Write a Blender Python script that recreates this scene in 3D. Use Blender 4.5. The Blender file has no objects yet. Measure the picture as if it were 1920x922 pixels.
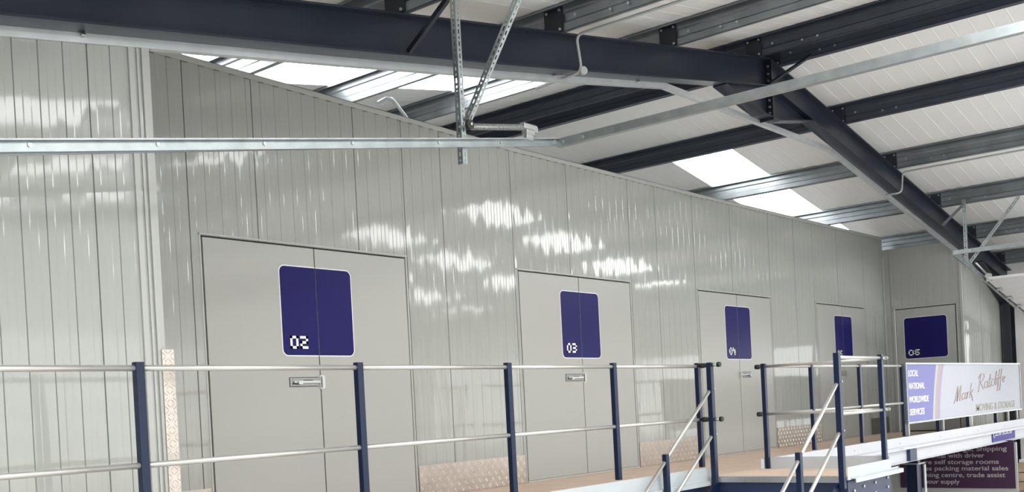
import bpy, bmesh, math, random
from mathutils import Vector, Matrix
random.seed(7)
S = bpy.context.scene
H = 2.5                      # height of the eye above the ground; heights below are given relative to the eye
# ------------------------------------------------------------------ camera
cam_data = bpy.data.cameras.new('camera')
cam = bpy.data.objects.new('camera', cam_data)
S.collection.objects.link(cam)
S.camera = cam
F, CX, CY = 1970.0, 960.0, 790.0
v1 = Vector((2575 - CX, 683 - CY, F)).normalized()
v2 = Vector((-1440 - CX, 890 - CY, F))
v2 = (v2 - v1 * v1.dot(v2)).normalized()
v3 = v1.cross(v2)
Rm = Matrix((v1, v2, v3))    # rows: world axes in image axes (x right, y down, z forward)
right = Rm @ Vector((1, 0, 0)); up = Rm @ Vector((0, -1, 0)); back = Rm @ Vector((0, 0, -1))
cam.matrix_world = Matrix(((right.x, up.x, back.x, 0), (right.y, up.y, back.y, 0), (right.z, up.z, back.z, H), (0, 0, 0, 1)))
cam_data.sensor_width = 36.0
cam_data.lens = 36.0 * F / 1920.0
cam_data.shift_y = (CY - 461.0) / 1920.0
cam_data.clip_start = 0.05
# ------------------------------------------------------------------ world, exposure
W = bpy.data.worlds.new('overcast_sky'); S.world = W; W.use_nodes = True
bg = W.node_tree.nodes['Background']
bg.inputs[0].default_value = (0.96, 0.98, 0.96, 1)
bg.inputs[1].default_value = 3.0
SKYLIGHT = 10.0
S.view_settings.view_transform = 'Standard'
S.view_settings.look = 'None'
S.view_settings.gamma = 1.0
S.view_settings.use_curve_mapping = False
S.view_settings.exposure = 0.02

# ------------------------------------------------------------------ materials
def mat(name, col, rough=0.5, metal=0.0, spec=0.5, coat=0.0, bump=0.0, bscale=(3, 3, 3), vary=0.0, vscale=4.0, col2=None, detail=2.0, emis=None):
    m = bpy.data.materials.new(name); m.use_nodes = True
    nt = m.node_tree; b = nt.nodes['Principled BSDF']
    b.inputs['Base Color'].default_value = (*col, 1)
    b.inputs['Roughness'].default_value = rough
    b.inputs['Metallic'].default_value = metal
    b.inputs['Specular IOR Level'].default_value = spec
    b.inputs['Coat Weight'].default_value = coat
    b.inputs['Coat Roughness'].default_value = 0.12
    tc = nt.nodes.new('ShaderNodeTexCoord')
    if vary or col2:
        n = nt.nodes.new('ShaderNodeTexNoise'); n.inputs['Scale'].default_value = vscale; n.inputs['Detail'].default_value = 4
        nt.links.new(tc.outputs['Object'], n.inputs['Vector'])
        r = nt.nodes.new('ShaderNodeValToRGB')
        c2 = col2 if col2 else tuple(c * (1 - vary) for c in col)
        r.color_ramp.elements[0].color = (*c2, 1); r.color_ramp.elements[1].color = (*col, 1)
        r.color_ramp.elements[0].position = 0.3; r.color_ramp.elements[1].position = 0.7
        nt.links.new(n.outputs['Fac'], r.inputs['Fac']); nt.links.new(r.outputs['Color'], b.inputs['Base Color'])
    if bump:
        mp = nt.nodes.new('ShaderNodeMapping'); mp.inputs['Scale'].default_value = bscale
        n = nt.nodes.new('ShaderNodeTexNoise'); n.inputs['Scale'].default_value = 1.0; n.inputs['Detail'].default_value = detail
        bp = nt.nodes.new('ShaderNodeBump'); bp.inputs['Strength'].default_value = 1.0; bp.inputs['Distance'].default_value = bump
        nt.links.new(tc.outputs['Object'], mp.inputs['Vector']); nt.links.new(mp.outputs['Vector'], n.inputs['Vector'])
        nt.links.new(n.outputs['Fac'], bp.inputs['Height']); nt.links.new(bp.outputs['Normal'], b.inputs['Normal'])
    if emis:
        b.inputs['Emission Color'].default_value = (*emis[0], 1); b.inputs['Emission Strength'].default_value = emis[1]
    return m
M = {}
M['wall'] = mat('white_coated_steel_sheet', (0.385, 0.395, 0.372), 0.06, 0, 0.5, bump=0.0032, bscale=(7, 2, 1.4), detail=0.6)
M['door'] = mat('white_coated_door_skin', (0.40, 0.405, 0.383), 0.3, 0, 0.5, bump=0.002, bscale=(1.0, 1.0, 0.8))
M['liner'] = mat('white_roof_liner_sheet', (0.87, 0.87, 0.86), 0.42, 0, 0.4, bump=0.001, bscale=(1, 2, 1))
M['trim'] = mat('white_flashing', (0.43, 0.435, 0.415), 0.3, 0, 0.5)
M['seam'] = mat('dark_rubber_seam', (0.06, 0.06, 0.055), 0.7)
M['steel'] = mat('anthracite_painted_steel', (0.018, 0.024, 0.040), 0.38, 0, 0.3, vary=0.25, vscale=2.0)
M['purlin_paint'] = mat('slate_painted_purlin', (0.045, 0.055, 0.078), 0.36, 0, 0.5, vary=0.25, vscale=2.0)
M['lug'] = mat('polished_tread_bars', (0.78, 0.72, 0.67), 0.3, 0.55)
M['latch'] = mat('dull_zinc_latch_plate', (0.36, 0.36, 0.35), 0.4, 0.4)
M['steel_black'] = mat('black_steel_plate', (0.010, 0.013, 0.022), 0.4, 0, 0.5)
M['navy'] = mat('navy_gloss_paint', (0.004, 0.012, 0.042), 0.32, 0, 0.35, coat=0.0)
M['navy_plate'] = mat('navy_primer_paint', (0.018, 0.030, 0.085), 0.45, 0, 0.5, vary=0.2)
M['galv'] = mat('galvanised_steel', (0.44, 0.48, 0.49), 0.34, 0.85, 0.5, vary=0.25, vscale=9)
M['galv_bright'] = mat('new_galvanised_angle', (0.72, 0.76, 0.77), 0.3, 0.6, 0.5, vary=0.15, vscale=6)
M['galv_dark'] = mat('weathered_galvanised_purlin', (0.30, 0.33, 0.35), 0.36, 0.75, 0.5, vary=0.3, vscale=3)
M['zinc'] = mat('bright_zinc', (0.50, 0.51, 0.50), 0.3, 0.85)
M['alu_rail'] = mat('satin_steel_tube', (0.56, 0.555, 0.53), 0.34, 0.6)
M['checker'] = mat('aluminium_checker_plate', (0.58, 0.52, 0.47), 0.3, 0.75, vary=0.18, vscale=7)
M['ply'] = mat('pale_pink_plywood_deck', (0.78, 0.60, 0.48), 0.6, 0, 0.3, col2=(0.68, 0.52, 0.42), vscale=2.5, bump=0.0006, bscale=(6, 30, 6))
M['beam_white'] = mat('white_powder_coated_channel', (0.55, 0.56, 0.60), 0.45, 0, 0.2, vary=0.05)
M['kerb_grey'] = mat('light_grey_toe_board', (0.50, 0.54, 0.56), 0.42, 0.0, 0.5, vary=0.06)
M['blue'] = mat('royal_blue_vinyl', (0.013, 0.011, 0.11), 0.3, 0, 0.12)
M['white_vinyl'] = mat('white_vinyl_lettering', (0.85, 0.85, 0.85), 0.4)
M['sign_white'] = mat('white_sign_face', (0.46, 0.47, 0.53), 0.5, 0, 0.1)
M['lavender'] = mat('lavender_sign_print', (0.21, 0.205, 0.45), 0.5, 0, 0.1)
M['tan'] = mat('tan_stripe_print', (0.42, 0.35, 0.31), 0.5, 0, 0.1)
M['mauve'] = mat('mauve_stripe_print', (0.38, 0.31, 0.46), 0.5, 0, 0.1)
M['bronze'] = mat('bronze_script_print', (0.44, 0.35, 0.31), 0.5)
M['grey_letter'] = mat('grey_green_letter_print', (0.27, 0.27, 0.20), 0.5)
M['plum'] = mat('plum_banner_print', (0.050, 0.012, 0.055), 0.45, vary=0.4, vscale=1.2)
M['banner_letter'] = mat('silver_banner_letters', (0.42, 0.40, 0.40), 0.5)
M['purple_strip'] = mat('purple_label_print', (0.055, 0.045, 0.25), 0.5, 0, 0.1)
M['black'] = mat('black_rubber', (0.012, 0.012, 0.012), 0.45)
M['cable'] = mat('grey_plastic_conduit', (0.40, 0.42, 0.42), 0.4)
M['concrete'] = mat('power_floated_concrete', (0.66, 0.65, 0.64), 0.5, vary=0.2, vscale=0.8)
M['asphalt'] = mat('pale_concrete_yard', (0.45, 0.45, 0.44), 0.9, vary=0.3, vscale=20)
M['leaf'] = mat('white_sectional_door_leaf', (0.72, 0.72, 0.72), 0.4, vary=0.04)
M['crate'] = mat('pale_timber', (0.50, 0.37, 0.27), 0.7, vary=0.3, vscale=6)
M['board_grey'] = mat('dark_grey_board', (0.13, 0.13, 0.115), 0.5)
M['skylight'] = mat('daylit_translucent_rooflight', (0.9, 0.9, 0.9), 0.5, emis=((1.0, 1.0, 0.99), SKYLIGHT))

# ------------------------------------------------------------------ helpers
def tag(o, label=None, cat=None, group=None, kind=None):
    if label: o['label'] = label
    if cat: o['category'] = cat
    if group: o['group'] = group
    if kind: o['kind'] = kind
    return o
def thing(name, label, cat, loc, group=None, kind=None):
    """an Empty at the thing's base; loc in eye-relative coordinates"""
    o = bpy.data.objects.new(name, None); o.empty_display_size = 0.1
    o.location = (loc[0], loc[1], loc[2] + H); S.collection.objects.link(o)
    return tag(o, label, cat, group, kind)
def worldloc(o):
    v = Vector(o.location)
    while o.parent: o = o.parent; v += Vector(o.location)
    return v
class MB:
    def __init__(s): s.v = []; s.f = []; s.sm = []
    def add(s, vs, fs, smooth=False):
        b = len(s.v); s.v += [Vector(v) for v in vs]
        for f in fs: s.f.append([b + i for i in f]); s.sm.append(smooth)
        return s
    def box(s, x0, x1, y0, y1, z0, z1):
        s.add([(x0,y0,z0),(x1,y0,z0),(x1,y1,z0),(x0,y1,z0),(x0,y0,z1),(x1,y0,z1),(x1,y1,z1),(x0,y1,z1)],
              [(0,3,2,1),(4,5,6,7),(0,1,5,4),(1,2,6,5),(2,3,7,6),(3,0,4,7)]); return s
    def obox(s, c, ax, ay, az):
        """box with centre c and half-vectors ax, ay, az"""
        c = Vector(c); ax = Vector(ax); ay = Vector(ay); az = Vector(az)
        if ax.cross(ay).dot(az) < 0: ax = -ax
        vs = [c + i*ax + j*ay + k*az for k in (-1,1) for (i,j) in ((-1,-1),(1,-1),(1,1),(-1,1))]
        s.add(vs, [(0,3,2,1),(4,5,6,7),(0,1,5,4),(1,2,6,5),(2,3,7,6),(3,0,4,7)]); return s
    def bar(s, p, q, w, h, side):
        """rectangular bar from p to q: w along side, h along the third axis"""
        p = Vector(p); q = Vector(q); d = (q-p); n = d.normalized(); sd = Vector(side); sd = (sd - n*n.dot(sd)).normalized()
        return s.obox((p+q)/2, d/2, sd*w/2, n.cross(sd)*h/2)
    def tube(s, pts, r, n=10, cap=True):
        pts = [Vector(p) for p in pts]; rings = []; ref = None
        for i, p in enumerate(pts):
            t = (pts[min(i+1,len(pts)-1)] - pts[max(i-1,0)]).normalized()
            if ref is None:
                ref = t.orthogonal().normalized()
            ref = (ref - t*t.dot(ref)).normalized(); b = t.cross(ref)
            rings.append([p + (ref*math.cos(a) + b*math.sin(a))*r for a in [2*math.pi*k/n for k in range(n)]])
        base = len(s.v)
        for rg in rings: s.v += rg
        for i in range(len(rings)-1):
            for k in range(n):
                s.f.append([base+i*n+k, base+i*n+(k+1)%n, base+(i+1)*n+(k+1)%n, base+(i+1)*n+k]); s.sm.append(True)
        if cap:
            s.f.append([base+k for k in range(n)][::-1]); s.sm.append(False)
            s.f.append([base+(len(rings)-1)*n+k for k in range(n)]); s.sm.append(False)
        return s
    def disc(s, c, axis, r, t, n=14):
        a = Vector(axis).normalized(); c = Vector(c); return s.tube([c - a*t/2, c + a*t/2], r, n)
    def prism(s, poly, ext):
        """poly: list of 3-D points (planar), extruded by vector ext"""
        n = len(poly); e = Vector(ext); p = [Vector(q) for q in poly]
        nrm = (p[1]-p[0]).cross(p[2]-p[1])
        a = list(range(n))
        s.add(p + [q+e for q in p], [a[::-1], [n+i for i in a]] + [(i,(i+1)%n,n+(i+1)%n,n+i) for i in a]); return s
    def sweep(s, prof, p, q, side, upv):
        """profile points (a,b) -> a*side+b*up, closed loop, from p to q"""
        p = Vector(p); q = Vector(q); sd = Vector(side); u = Vector(upv)
        return s.prism([p + sd*a + u*b for a, b in prof], q-p)
    def build(s, name, m, parent=None, bevel=0.0, solid=0.0, merge=False, **tg):
        me = bpy.data.meshes.new(name)
        off = worldloc(parent) if parent else Vector((0,0,0))
        o = bpy.data.objects.new(name, me)
        if parent is None:
            lo = Vector((min(v[0] for v in s.v), min(v[1] for v in s.v), min(v[2] for v in s.v))) if s.v else Vector()
            hi = Vector((max(v[0] for v in s.v), max(v[1] for v in s.v), 0))
            off = Vector(((lo.x+hi.x)/2, (lo.y+hi.y)/2, lo.z + H)); o.location = off
        me.from_pydata([(v[0]-off.x, v[1]-off.y, v[2]+H-off.z) for v in s.v], [], s.f)
        me.polygons.foreach_set('use_smooth', s.sm)
        bm = bmesh.new(); bm.from_mesh(me)
        if merge: bmesh.ops.remove_doubles(bm, verts=bm.verts, dist=0.0003)
        else: bmesh.ops.recalc_face_normals(bm, faces=bm.faces)
        bm.to_mesh(me); bm.free()
        me.materials.append(m); S.collection.objects.link(o)
        if parent: o.parent = parent
        if bevel:
            b = o.modifiers.new('bevel', 'BEVEL'); b.width = bevel; b.segments = 2; b.limit_method = 'ANGLE'; b.angle_limit = math.radians(50)
        if solid:
            b = o.modifiers.new('thickness', 'SOLIDIFY'); b.thickness = solid; b.offset = -1
        return tag(o, **tg)
def struct(o, label=None): return tag(o, label, None, None, 'structure')
def kids(o): return [c for c in bpy.data.objects if c.parent == o]
def copy_tree(o, parent=None):
    c = o.copy(); S.collection.objects.link(c)
    if parent: c.parent = parent
    for ch in kids(o): copy_tree(ch, c)
    return c
def text(name, body, m, parent, loc, size, face='-Y', shear=0.0, width=None, depth=0.002, bold=0.0):
    """lettering as a real mesh; width = wanted total width"""
    cu = bpy.data.curves.new(name, 'FONT'); cu.body = body; cu.size = size; cu.shear = shear; cu.extrude = depth; cu.offset = bold
    tmp = bpy.data.objects.new('tmp', cu); S.collection.objects.link(tmp); bpy.context.view_layer.update()
    me = bpy.data.meshes.new_from_object(tmp.evaluated_get(bpy.context.evaluated_depsgraph_get()))
    bpy.data.objects.remove(tmp); bpy.data.curves.remove(cu)
    x0 = min(v.co.x for v in me.vertices); w = max(v.co.x for v in me.vertices) - x0
    k = (width/w) if width else 1.0
    for v in me.vertices: v.co.x = (v.co.x-x0)*k
    me.materials.clear(); me.materials.append(m); me.name = name
    o = bpy.data.objects.new(name, me); S.collection.objects.link(o); o.parent = parent
    off = worldloc(parent)
    o.location = (loc[0]-off.x, loc[1]-off.y, loc[2]+H-off.z)
    o.rotation_euler = (math.pi/2, 0, 0) if face == '-Y' else (math.pi/2, 0, -math.pi/2)
    return o
AX, AZ, SL = 11.72, 3.99, 0.172            # ridge position, height of rafter top at the ridge, slope
XL, XR = 1.05, 22.3                        # eaves
YN, YF = -8.0, 12.6                        # building ends
def roof_z(x, dz=0.0): return AZ + dz - SL*abs(x-AX)
NS = math.sqrt(1+SL*SL)
FLOOR = -0.79
WB, WF = 6.94, 5.58                        # back wall plane, forward wall plane
# purlin positions
PURL_R = [11.95, 13.93, 15.85, 17.86, 19.78, 21.62]
PURL_L = [11.46, 9.50, 7.53, 5.56, 3.60, 1.64]

# ------------------------------------------------------------------ ground and floor
struct(MB().box(XL-0.2, XR+0.3, YN-0.2, YF+0.2, -H-0.2, -H).build('floor', M['concrete']), 'grey power floated concrete warehouse floor')
g = MB(); g.box(-40, XL-0.2, -40, 40, -H-0.3, -H-0.02); g.box(XR+0.3, 70, -40, 40, -H-0.3, -H-0.02)
g.box(XL-0.2, XR+0.3, -40, YN-0.2, -H-0.3, -H-0.02); g.box(XL-0.2, XR+0.3, YF+0.2, 40, -H-0.3, -H-0.02)
tag(g.build('yard_ground', M['asphalt']), 'pale concrete yard outside the open doors', None, None, 'structure')

# ------------------------------------------------------------------ ribbed sheet walls
def ribbed(name, m, axis, plane, u0, u1, zb, topf, openings=(), joints=(), pitch=1/7, rd=0.0028, nx=-1, solid=0.06, phase=0.0, label=None):
    """vertical ribbed sheet. axis 'x': runs along X at Y=plane facing -Y; axis 'y': runs along Y at X=plane facing -X.
       openings: (a, b, z0, z1)"""
    def prof():
        pts = []
        k = math.floor((u0-phase)/pitch)-1
        while phase + k*pitch < u1 + pitch:
            b = phase + k*pitch
            r = random.uniform(-0.0006, 0.0006)
            pts += [(b-0.0035, 0), (b, rd*1.35), (b+0.0035, 0), (b+0.3*pitch, 0.0+r*0.3), (b+0.3*pitch+0.007, -0.0011), (b+0.62*pitch, -0.0011+r*0.5), (b+0.62*pitch+0.007, 0)]
            k += 1
        return pts
    P = prof()
    for j in joints:
        P = [p for p in P if abs(p[0]-j) > 0.022]
        P += [(j-0.016, 0), (j-0.012, 0.002), (j-0.004, 0.002), (j-0.003, 0.012), (j+0.003, 0.012), (j+0.004, 0.0), (j+0.014, 0.0)]
    P.sort()
    def d(u):
        for (a, da), (b, db) in zip(P, P[1:]):
            if a <= u <= b: return da + (db-da)*(u-a)/max(b-a, 1e-9)
        return 0
    us = sorted(set([round(p[0], 5) for p in P if u0 < p[0] < u1] + [u0, u1] + [o for op in openings for o in op[:2] if u0 < o < u1]))
    mb = MB()
    def pt(u, z):
        return (u, plane + d(u), z) if axis == 'x' else (plane + d(u), u, z)
    for a, b in zip(us, us[1:]):
        c = (a+b)/2
        ops = sorted([o[2:] for o in openings if o[0] < c < o[1]])
        z = zb; spans = []
        for (oz0, oz1) in ops:
            if oz0 > z: spans.append((z, z, oz0, oz0))
            z = oz1
        ta, tb = topf(a), topf(b)
        if ta > z and tb > z: spans.append((z, z, ta, tb))
        for (z0, z0b, z1a, z1b) in spans:
            q = [pt(a, z0), pt(b, z0b), pt(b, z1b), pt(a, z1a)]
            if axis == 'y': q = q[::-1]
            mb.add(q, [(0, 1, 2, 3)])
    o = mb.build(name, m, merge=True, solid=solid)
    return struct(o, label)
DOORS = [(4.79, 7.00), (8.665, 10.83), (12.49, 14.665), (16.355, 18.43)]
DT = 1.46
WTOP = 2.80
def wtop(u): return 2.83-0.0175*max(0, min(u, 8.7)-4.4) if u < 12.5 else 2.755+0.0065*(u-12.5)
ribbed('wall_back', M['wall'], 'x', WB, 3.4, 19.46, -H, lambda u: min(wtop(u), roof_z(u, 0.24)),
       [(a, b, FLOOR, DT) for a, b in DOORS],
       [4.70, 5.34, 6.43, 7.03, 7.55, 8.62, 9.62, 10.87, 11.5, 12.44, 13.5, 14.71, 15.6, 16.31, 17.3, 18.48, 19.3], label='long white ribbed storage room wall carrying the double doors')
ribbed('wall_left', M['wall'], 'x', WF, XL+0.1, 3.52, -H, lambda u: roof_z(u, 0.22),
       (), [1.17, 2.17, 3.165], phase=0.02, rd=0.006, label='white ribbed wall standing forward on the left')
ribbed('wall_right', M['wall'], 'y', 19.46, 5.58, WB, -H, lambda u: 2.565, [(5.68, 6.765, FLOOR, DT)], [6.83], phase=0.05,
       label='short white end wall holding the single door')
ribbed('wall_right_front', M['wall'], 'x', WF, 19.46, XR-0.1, -H, lambda u: roof_z(u, 0.22), (), [19.6, 20.6, 21.6], rd=0.005,
       label='white ribbed wall running past the sign at the far right')
# return faces, corner posts
struct(MB().box(3.44, 3.52, WF+0.03, WB, -H, roof_z(3.48, 0.2)).build('wall_left_return', M['trim']))
# building envelope (eave walls with door openings, gable walls)
def eave(name, x0, x1, oz):
    """long eave wall with a wide vehicle doorway and an unseen opening added for more sky light"""
    m = MB(); xm = (x0+x1)/2; zt = roof_z(xm, 0.2); y = YN
    for a, b in ((-7.2, -1.7), (-0.6, 4.85)):  # opening behind the viewer is added to let more sky light in
        m.box(x0, x1, y, a, -H, zt); m.box(x0, x1, a, b, oz, zt); y = b
    m.box(x0, x1, y, YF, -H, zt)
    return struct(m.build(name, M['liner']))
eave('wall_eave_left', XL-0.1, XL, 1.55)
eave('wall_eave_right', XR, XR+0.1, 1.30)
for nm, y0, y1 in (('wall_gable_far', YF, YF+0.1),):
    poly = [(XL, y0, -H), (XR, y0, -H), (XR, y0, roof_z(XR, 0.24)), (AX, y0, roof_z(AX, 0.24)), (XL, y0, roof_z(XL, 0.24))]
    struct(MB().prism(poly, (0, y1-y0, 0)).build(nm, M['liner']))

m = MB()
m.box(XL, 4.0, YN-0.1, YN, -H, roof_z(4.0, 0.0)); m.box(19.5, XR, YN-0.1, YN, -H, roof_z(19.5, 0.0))
m.prism([(XL, YN, 1.9), (XR, YN, 1.9), (XR, YN, roof_z(XR, 0.24)), (AX, YN, roof_z(AX, 0.24)), (XL, YN, roof_z(XL, 0.24))], (0, -0.1, 0))
struct(m.build('wall_gable_near', M['liner']), 'gable wall with a wide open vehicle doorway behind the viewer')
# ------------------------------------------------------------------ roof liner and rooflights
LD = 0.245
STRIPS = [(-5.2, -4.1), (-2.2, -1.1), (0.75, 1.85), (7.38, 8.42)]  # strip beside the viewer is an unseen extra to brighten the right wall
SPANL, SPANR = (2.0, 9.6), (14.05, 20.9)
def roof_slope(name, xa, xb, span, label):
    mb = MB(); ys = []
    y = YN
    br = []
    k = 0
    while y < YF:
        br += [(y, 0), (y+0.19-0.012, 0), (y+0.19-0.004, -0.003), (y+0.19+0.004, -0.003), (y+0.19+0.012, 0)]
        y += 0.20
    ys = sorted(set([b for b in br] + [(s, 0) for st in STRIPS for s in st]))
    ys = [p for p in ys if p[0] <= YF] + [(YF, 0)]
    for (ya, da), (yb, db) in zip(ys, ys[1:]):
        if yb-ya < 1e-6: continue
        c = (ya+yb)/2
        segs = [(xa, xb)]
        if any(s0 < c < s1 for s0, s1 in STRIPS): segs = [(xa, span[0]), (span[1], xb)]
        for p, q in segs:
            mb.add([(p, ya, roof_z(p, LD)+da), (q, ya, roof_z(q, LD)+da), (q, yb, roof_z(q, LD)+db), (p, yb, roof_z(p, LD)+db)], [(3, 2, 1, 0)])
    o = mb.build(name, M['liner'], merge=True)
    md = o.modifiers.new('thickness', 'SOLIDIFY'); md.thickness = 0.08; md.offset = -1
    return struct(o, label)
roof_slope('ceiling_left', XL-0.05, AX, SPANL, 'white ribbed roof lining rising from the left eave to the ridge')
roof_slope('ceiling_right', AX, XR+0.05, SPANR, 'white ribbed roof lining falling from the ridge to the right eave')
n = 0
for (y0, y1) in STRIPS:
    for (a, b) in (SPANL, SPANR):
        n += 1
        m = MB()
        m.prism([(a, y0, roof_z(a, LD+0.01)), (b, y0, roof_z(b, LD+0.01)), (b, y0, roof_z(b, LD+0.05)), (a, y0, roof_z(a, LD+0.05))], (0, y1-y0, 0))
        side = 'left' if a < AX else 'right'
        where = {-5.2: 'behind the viewer', -2.2: 'beside the viewer, added to brighten the right wall', 0.75: 'over the open floor', 7.38: 'over the storage rooms'}[y0]
        struct(m.build('window_%d' % n, M['skylight']), 'bright translucent rooflight on the %s slope %s' % (side, where))

# ------------------------------------------------------------------ doors of the storage rooms
DIG = {  # squared digits drawn with strokes in a 0..0.6 x 0..1 box
 '0': [[(0,0),(.6,0),(.6,1),(0,1),(0,0)]],
 '2': [[(0,1),(.6,1),(.6,.5),(0,.5),(0,0),(.6,0)]],
 '3': [[(0,1),(.6,1),(.6,0),(0,0)],[(.12,.5),(.6,.5)]],
 '4': [[(0,1),(0,.42),(.6,.42)],[(.42,.75),(.42,0)]],
 '5': [[(.6,1),(0,1),(0,.5),(.6,.5),(.6,0),(0,0)]],
 '6': [[(.6,1),(0,1),(0,0),(.6,0),(.6,.55),(0,.55)]]}
def number(parent, s, u0, z0, h, w, th, face, plane):
    for ch in s:
        m = MB()
        for st in DIG[ch]:
            for (ax, az), (bx, bz) in zip(st, st[1:]):
                a = (min(ax,bx)*w/0.6, max(ax,bx)*w/0.6); c = (min(az,bz)*h, max(az,bz)*h)
                ulo, uhi, zlo, zhi = u0+a[0]-th/2, u0+a[1]+th/2, z0+c[0]-th/2, z0+c[1]+th/2
                if face == '-Y': m.box(ulo, uhi, plane-0.0045, plane-0.002, zlo, zhi)
                else: m.box(plane-0.0045, plane-0.002, -uhi, -ulo, zlo, zhi)
        m.build('digit', M['white_vinyl'], parent)
        u0 += w + th*1.9
def rounded(u0, u1, z0, z1, r, n=6, square=''):
    pts = []
    for (cx, cz, a0) in ((u1-r, z0+r, -90), (u1-r, z1-r, 0), (u0+r, z1-r, 90), (u0+r, z0+r, 180)):
        if (square == 'right' and cx > (u0+u1)/2) or (square == 'left' and cx < (u0+u1)/2):
            pts.append((u1 if cx > (u0+u1)/2 else u0, z0 if cz < (z0+z1)/2 else z1)); continue
        for k in range(n+1):
            a = math.radians(a0 + 90*k/n); pts.append((cx + r*math.cos(a), cz + r*math.sin(a)))
    return pts
def vinyl(parent, a, b, z0, z1, square, face, plane, r=0.055):
    """white-edged blue number panel"""
    for nm, gr, mm, t in (('panel_border', 0.009, M['white_vinyl'], (0.0, 0.0012)), ('number_panel', 0.0, M['blue'], (0.0012, 0.0026))):
        pts = rounded(a-(gr if square != 'left' else 0), b+(gr if square != 'right' else 0), z0-gr, z1+gr, r+gr, 6, square)
        if face == '-Y':
            poly = [(u, plane-t[0], z) for u, z in pts]; e = (0, -(t[1]-t[0]), 0)
        else:
            poly = [(plane-t[0], -u, z) for u, z in pts]; e = (-(t[1]-t[0]), 0, 0)
        MB().prism(poly, e).build(nm, mm, parent)
def latch(parent, x0, z, face='-Y', plane=0, flip=False):
    """hasp, sliding bolt and staple"""
    s = -1 if flip else 1
    lt = MB()
    def bx(a, b, d0, d1, z0, z1, m=None):
        a, b = (x0+s*a, x0+s*b); a, b = min(a, b), max(a, b)
        (m or lt).box(a, b, plane-d1, plane-d0, z0, z1)
    bx(0.0, 0.30, 0.0, 0.006, z-0.035, z+0.035)
    bx(0.02, 0.27, 0.006, 0.012, z-0.028, z-0.02); bx(0.02, 0.27, 0.006, 0.012, z+0.02, z+0.028)
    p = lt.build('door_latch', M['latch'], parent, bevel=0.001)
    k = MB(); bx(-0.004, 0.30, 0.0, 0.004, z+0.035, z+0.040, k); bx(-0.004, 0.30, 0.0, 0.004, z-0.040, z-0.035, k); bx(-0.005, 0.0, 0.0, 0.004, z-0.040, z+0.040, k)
    k.build('latch_shadow_edge', M['black'], p)  # dark bars round the plate, put in as its shadow outline
    k = MB(); bx(0.03, 0.31, 0.012, 0.026, z-0.009, z+0.009, k); bx(0.06, 0.10, 0.012, 0.045, z-0.02, z+0.006, k)
    k.build('bolt_bar', M['zinc'], p)
    k = MB(); bx(0.02, 0.13, 0.0062, 0.0075, z-0.018, z-0.008, k); bx(0.14, 0.24, 0.0062, 0.0075, z+0.006, z+0.016, k)
    k.build('slot', M['black'], p)
    k = MB(); bx(0.325, 0.355, 0.0, 0.03, z-0.05, z+0.045, k); bx(0.315, 0.37, 0.0, 0.006, z-0.06, z+0.055, k)
    k.build('staple', M['zinc'], p)
NUM = ['02', '03', '04', '05']
PANEL = [(5.525, 6.30), (9.395, 10.13), (13.22, 13.97), (17.06, 17.80)]
for i, (a, b) in enumerate(DOORS):
    d = thing('door_%d' % (i+1), 'white double door numbered %s with blue number panel and zinc latch' % NUM[i], None, ((a+b)/2, WB, FLOOR), None, 'structure')
    c = (a+b)/2 + 0.01
    g = 0.013
    for (p, q) in ((a+g, c-0.006), (c+0.006, b-g)):
        MB().box(p, q, WB-0.004, WB+0.045, FLOOR+0.02, DT-g).build('door_leaf', M['door'], d, bevel=0.002)
    m = MB(); m.box(a-0.004, b+0.004, WB+0.046, WB+0.055, FLOOR, DT+0.004); m.build('rubber_seal', M['seam'], d)
    m = MB(); m.box(a-0.018, a-0.003, WB-0.004, WB+0.01, FLOOR, DT+0.005); m.box(b+0.003, b+0.018, WB-0.004, WB+0.01, FLOOR, DT+0.005)
    m.box(a-0.018, b+0.018, WB-0.012, WB+0.01, DT+0.004, DT+0.018)
    m.build('door_frame', M['trim'], d)
    MB().box(a, b, WB-0.010, WB+0.04, FLOOR+0.001, FLOOR+0.018).build('threshold', M['alu_rail'], d)
    pa, pb = PANEL[i]
    vinyl(d, pa, c-0.004, 0.54, 1.28, 'right', '-Y', WB-0.0042, 0.05)
    vinyl(d, c+0.004, pb, 0.54, 1.28, 'left', '-Y', WB-0.0042, 0.05)
    number(d, NUM[i], pa+0.085, 0.605, 0.085, 0.062, 0.022, '-Y', WB-0.005)
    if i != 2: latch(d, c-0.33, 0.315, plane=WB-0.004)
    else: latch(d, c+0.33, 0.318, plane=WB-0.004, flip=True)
# single door 06 in the end wall (faces -X)
d = thing('door_5', 'white single door numbered 06 with wide blue number panel', None, (19.46, 6.22, FLOOR), None, 'structure')
XE = 19.46
MB().box(XE-0.004, XE+0.045, 5.698, 6.745, FLOOR+0.02, DT-0.016).build('door_leaf', M['door'], d, bevel=0.002)
MB().box(XE+0.046, XE+0.055, 5.676, 6.769, FLOOR, DT+0.004).build('rubber_seal', M['seam'], d)
m = MB(); m.box(XE-0.006, XE+0.01, 5.655, 5.676, FLOOR, DT+0.02); m.box(XE-0.006, XE+0.01, 6.769, 6.79, FLOOR, DT+0.02); m.box(XE-0.006, XE+0.01, 5.655, 6.79, DT+0.006, DT+0.02)
m.build('door_frame', M['trim'], d)
vinyl(d, -6.60, -5.85, 0.54, 1.28, '', '-X', XE-0.0042, 0.05)
number(d, '06', -6.53, 0.605, 0.085, 0.07, 0.02, '-X', XE-0.005)
m = MB(); m.box(XE-0.02, XE-0.004, 5.76, 5.90, -0.02, 0.10); m.build('door_lock', M['zinc'], d, bevel=0.002)
m = MB(); m.tube([(XE-0.02, 5.80, 0.05), (XE-0.07, 5.80, 0.05), (XE-0.07, 5.92, 0.05)], 0.009); m.build('door_handle', M['zinc'], d)

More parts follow.
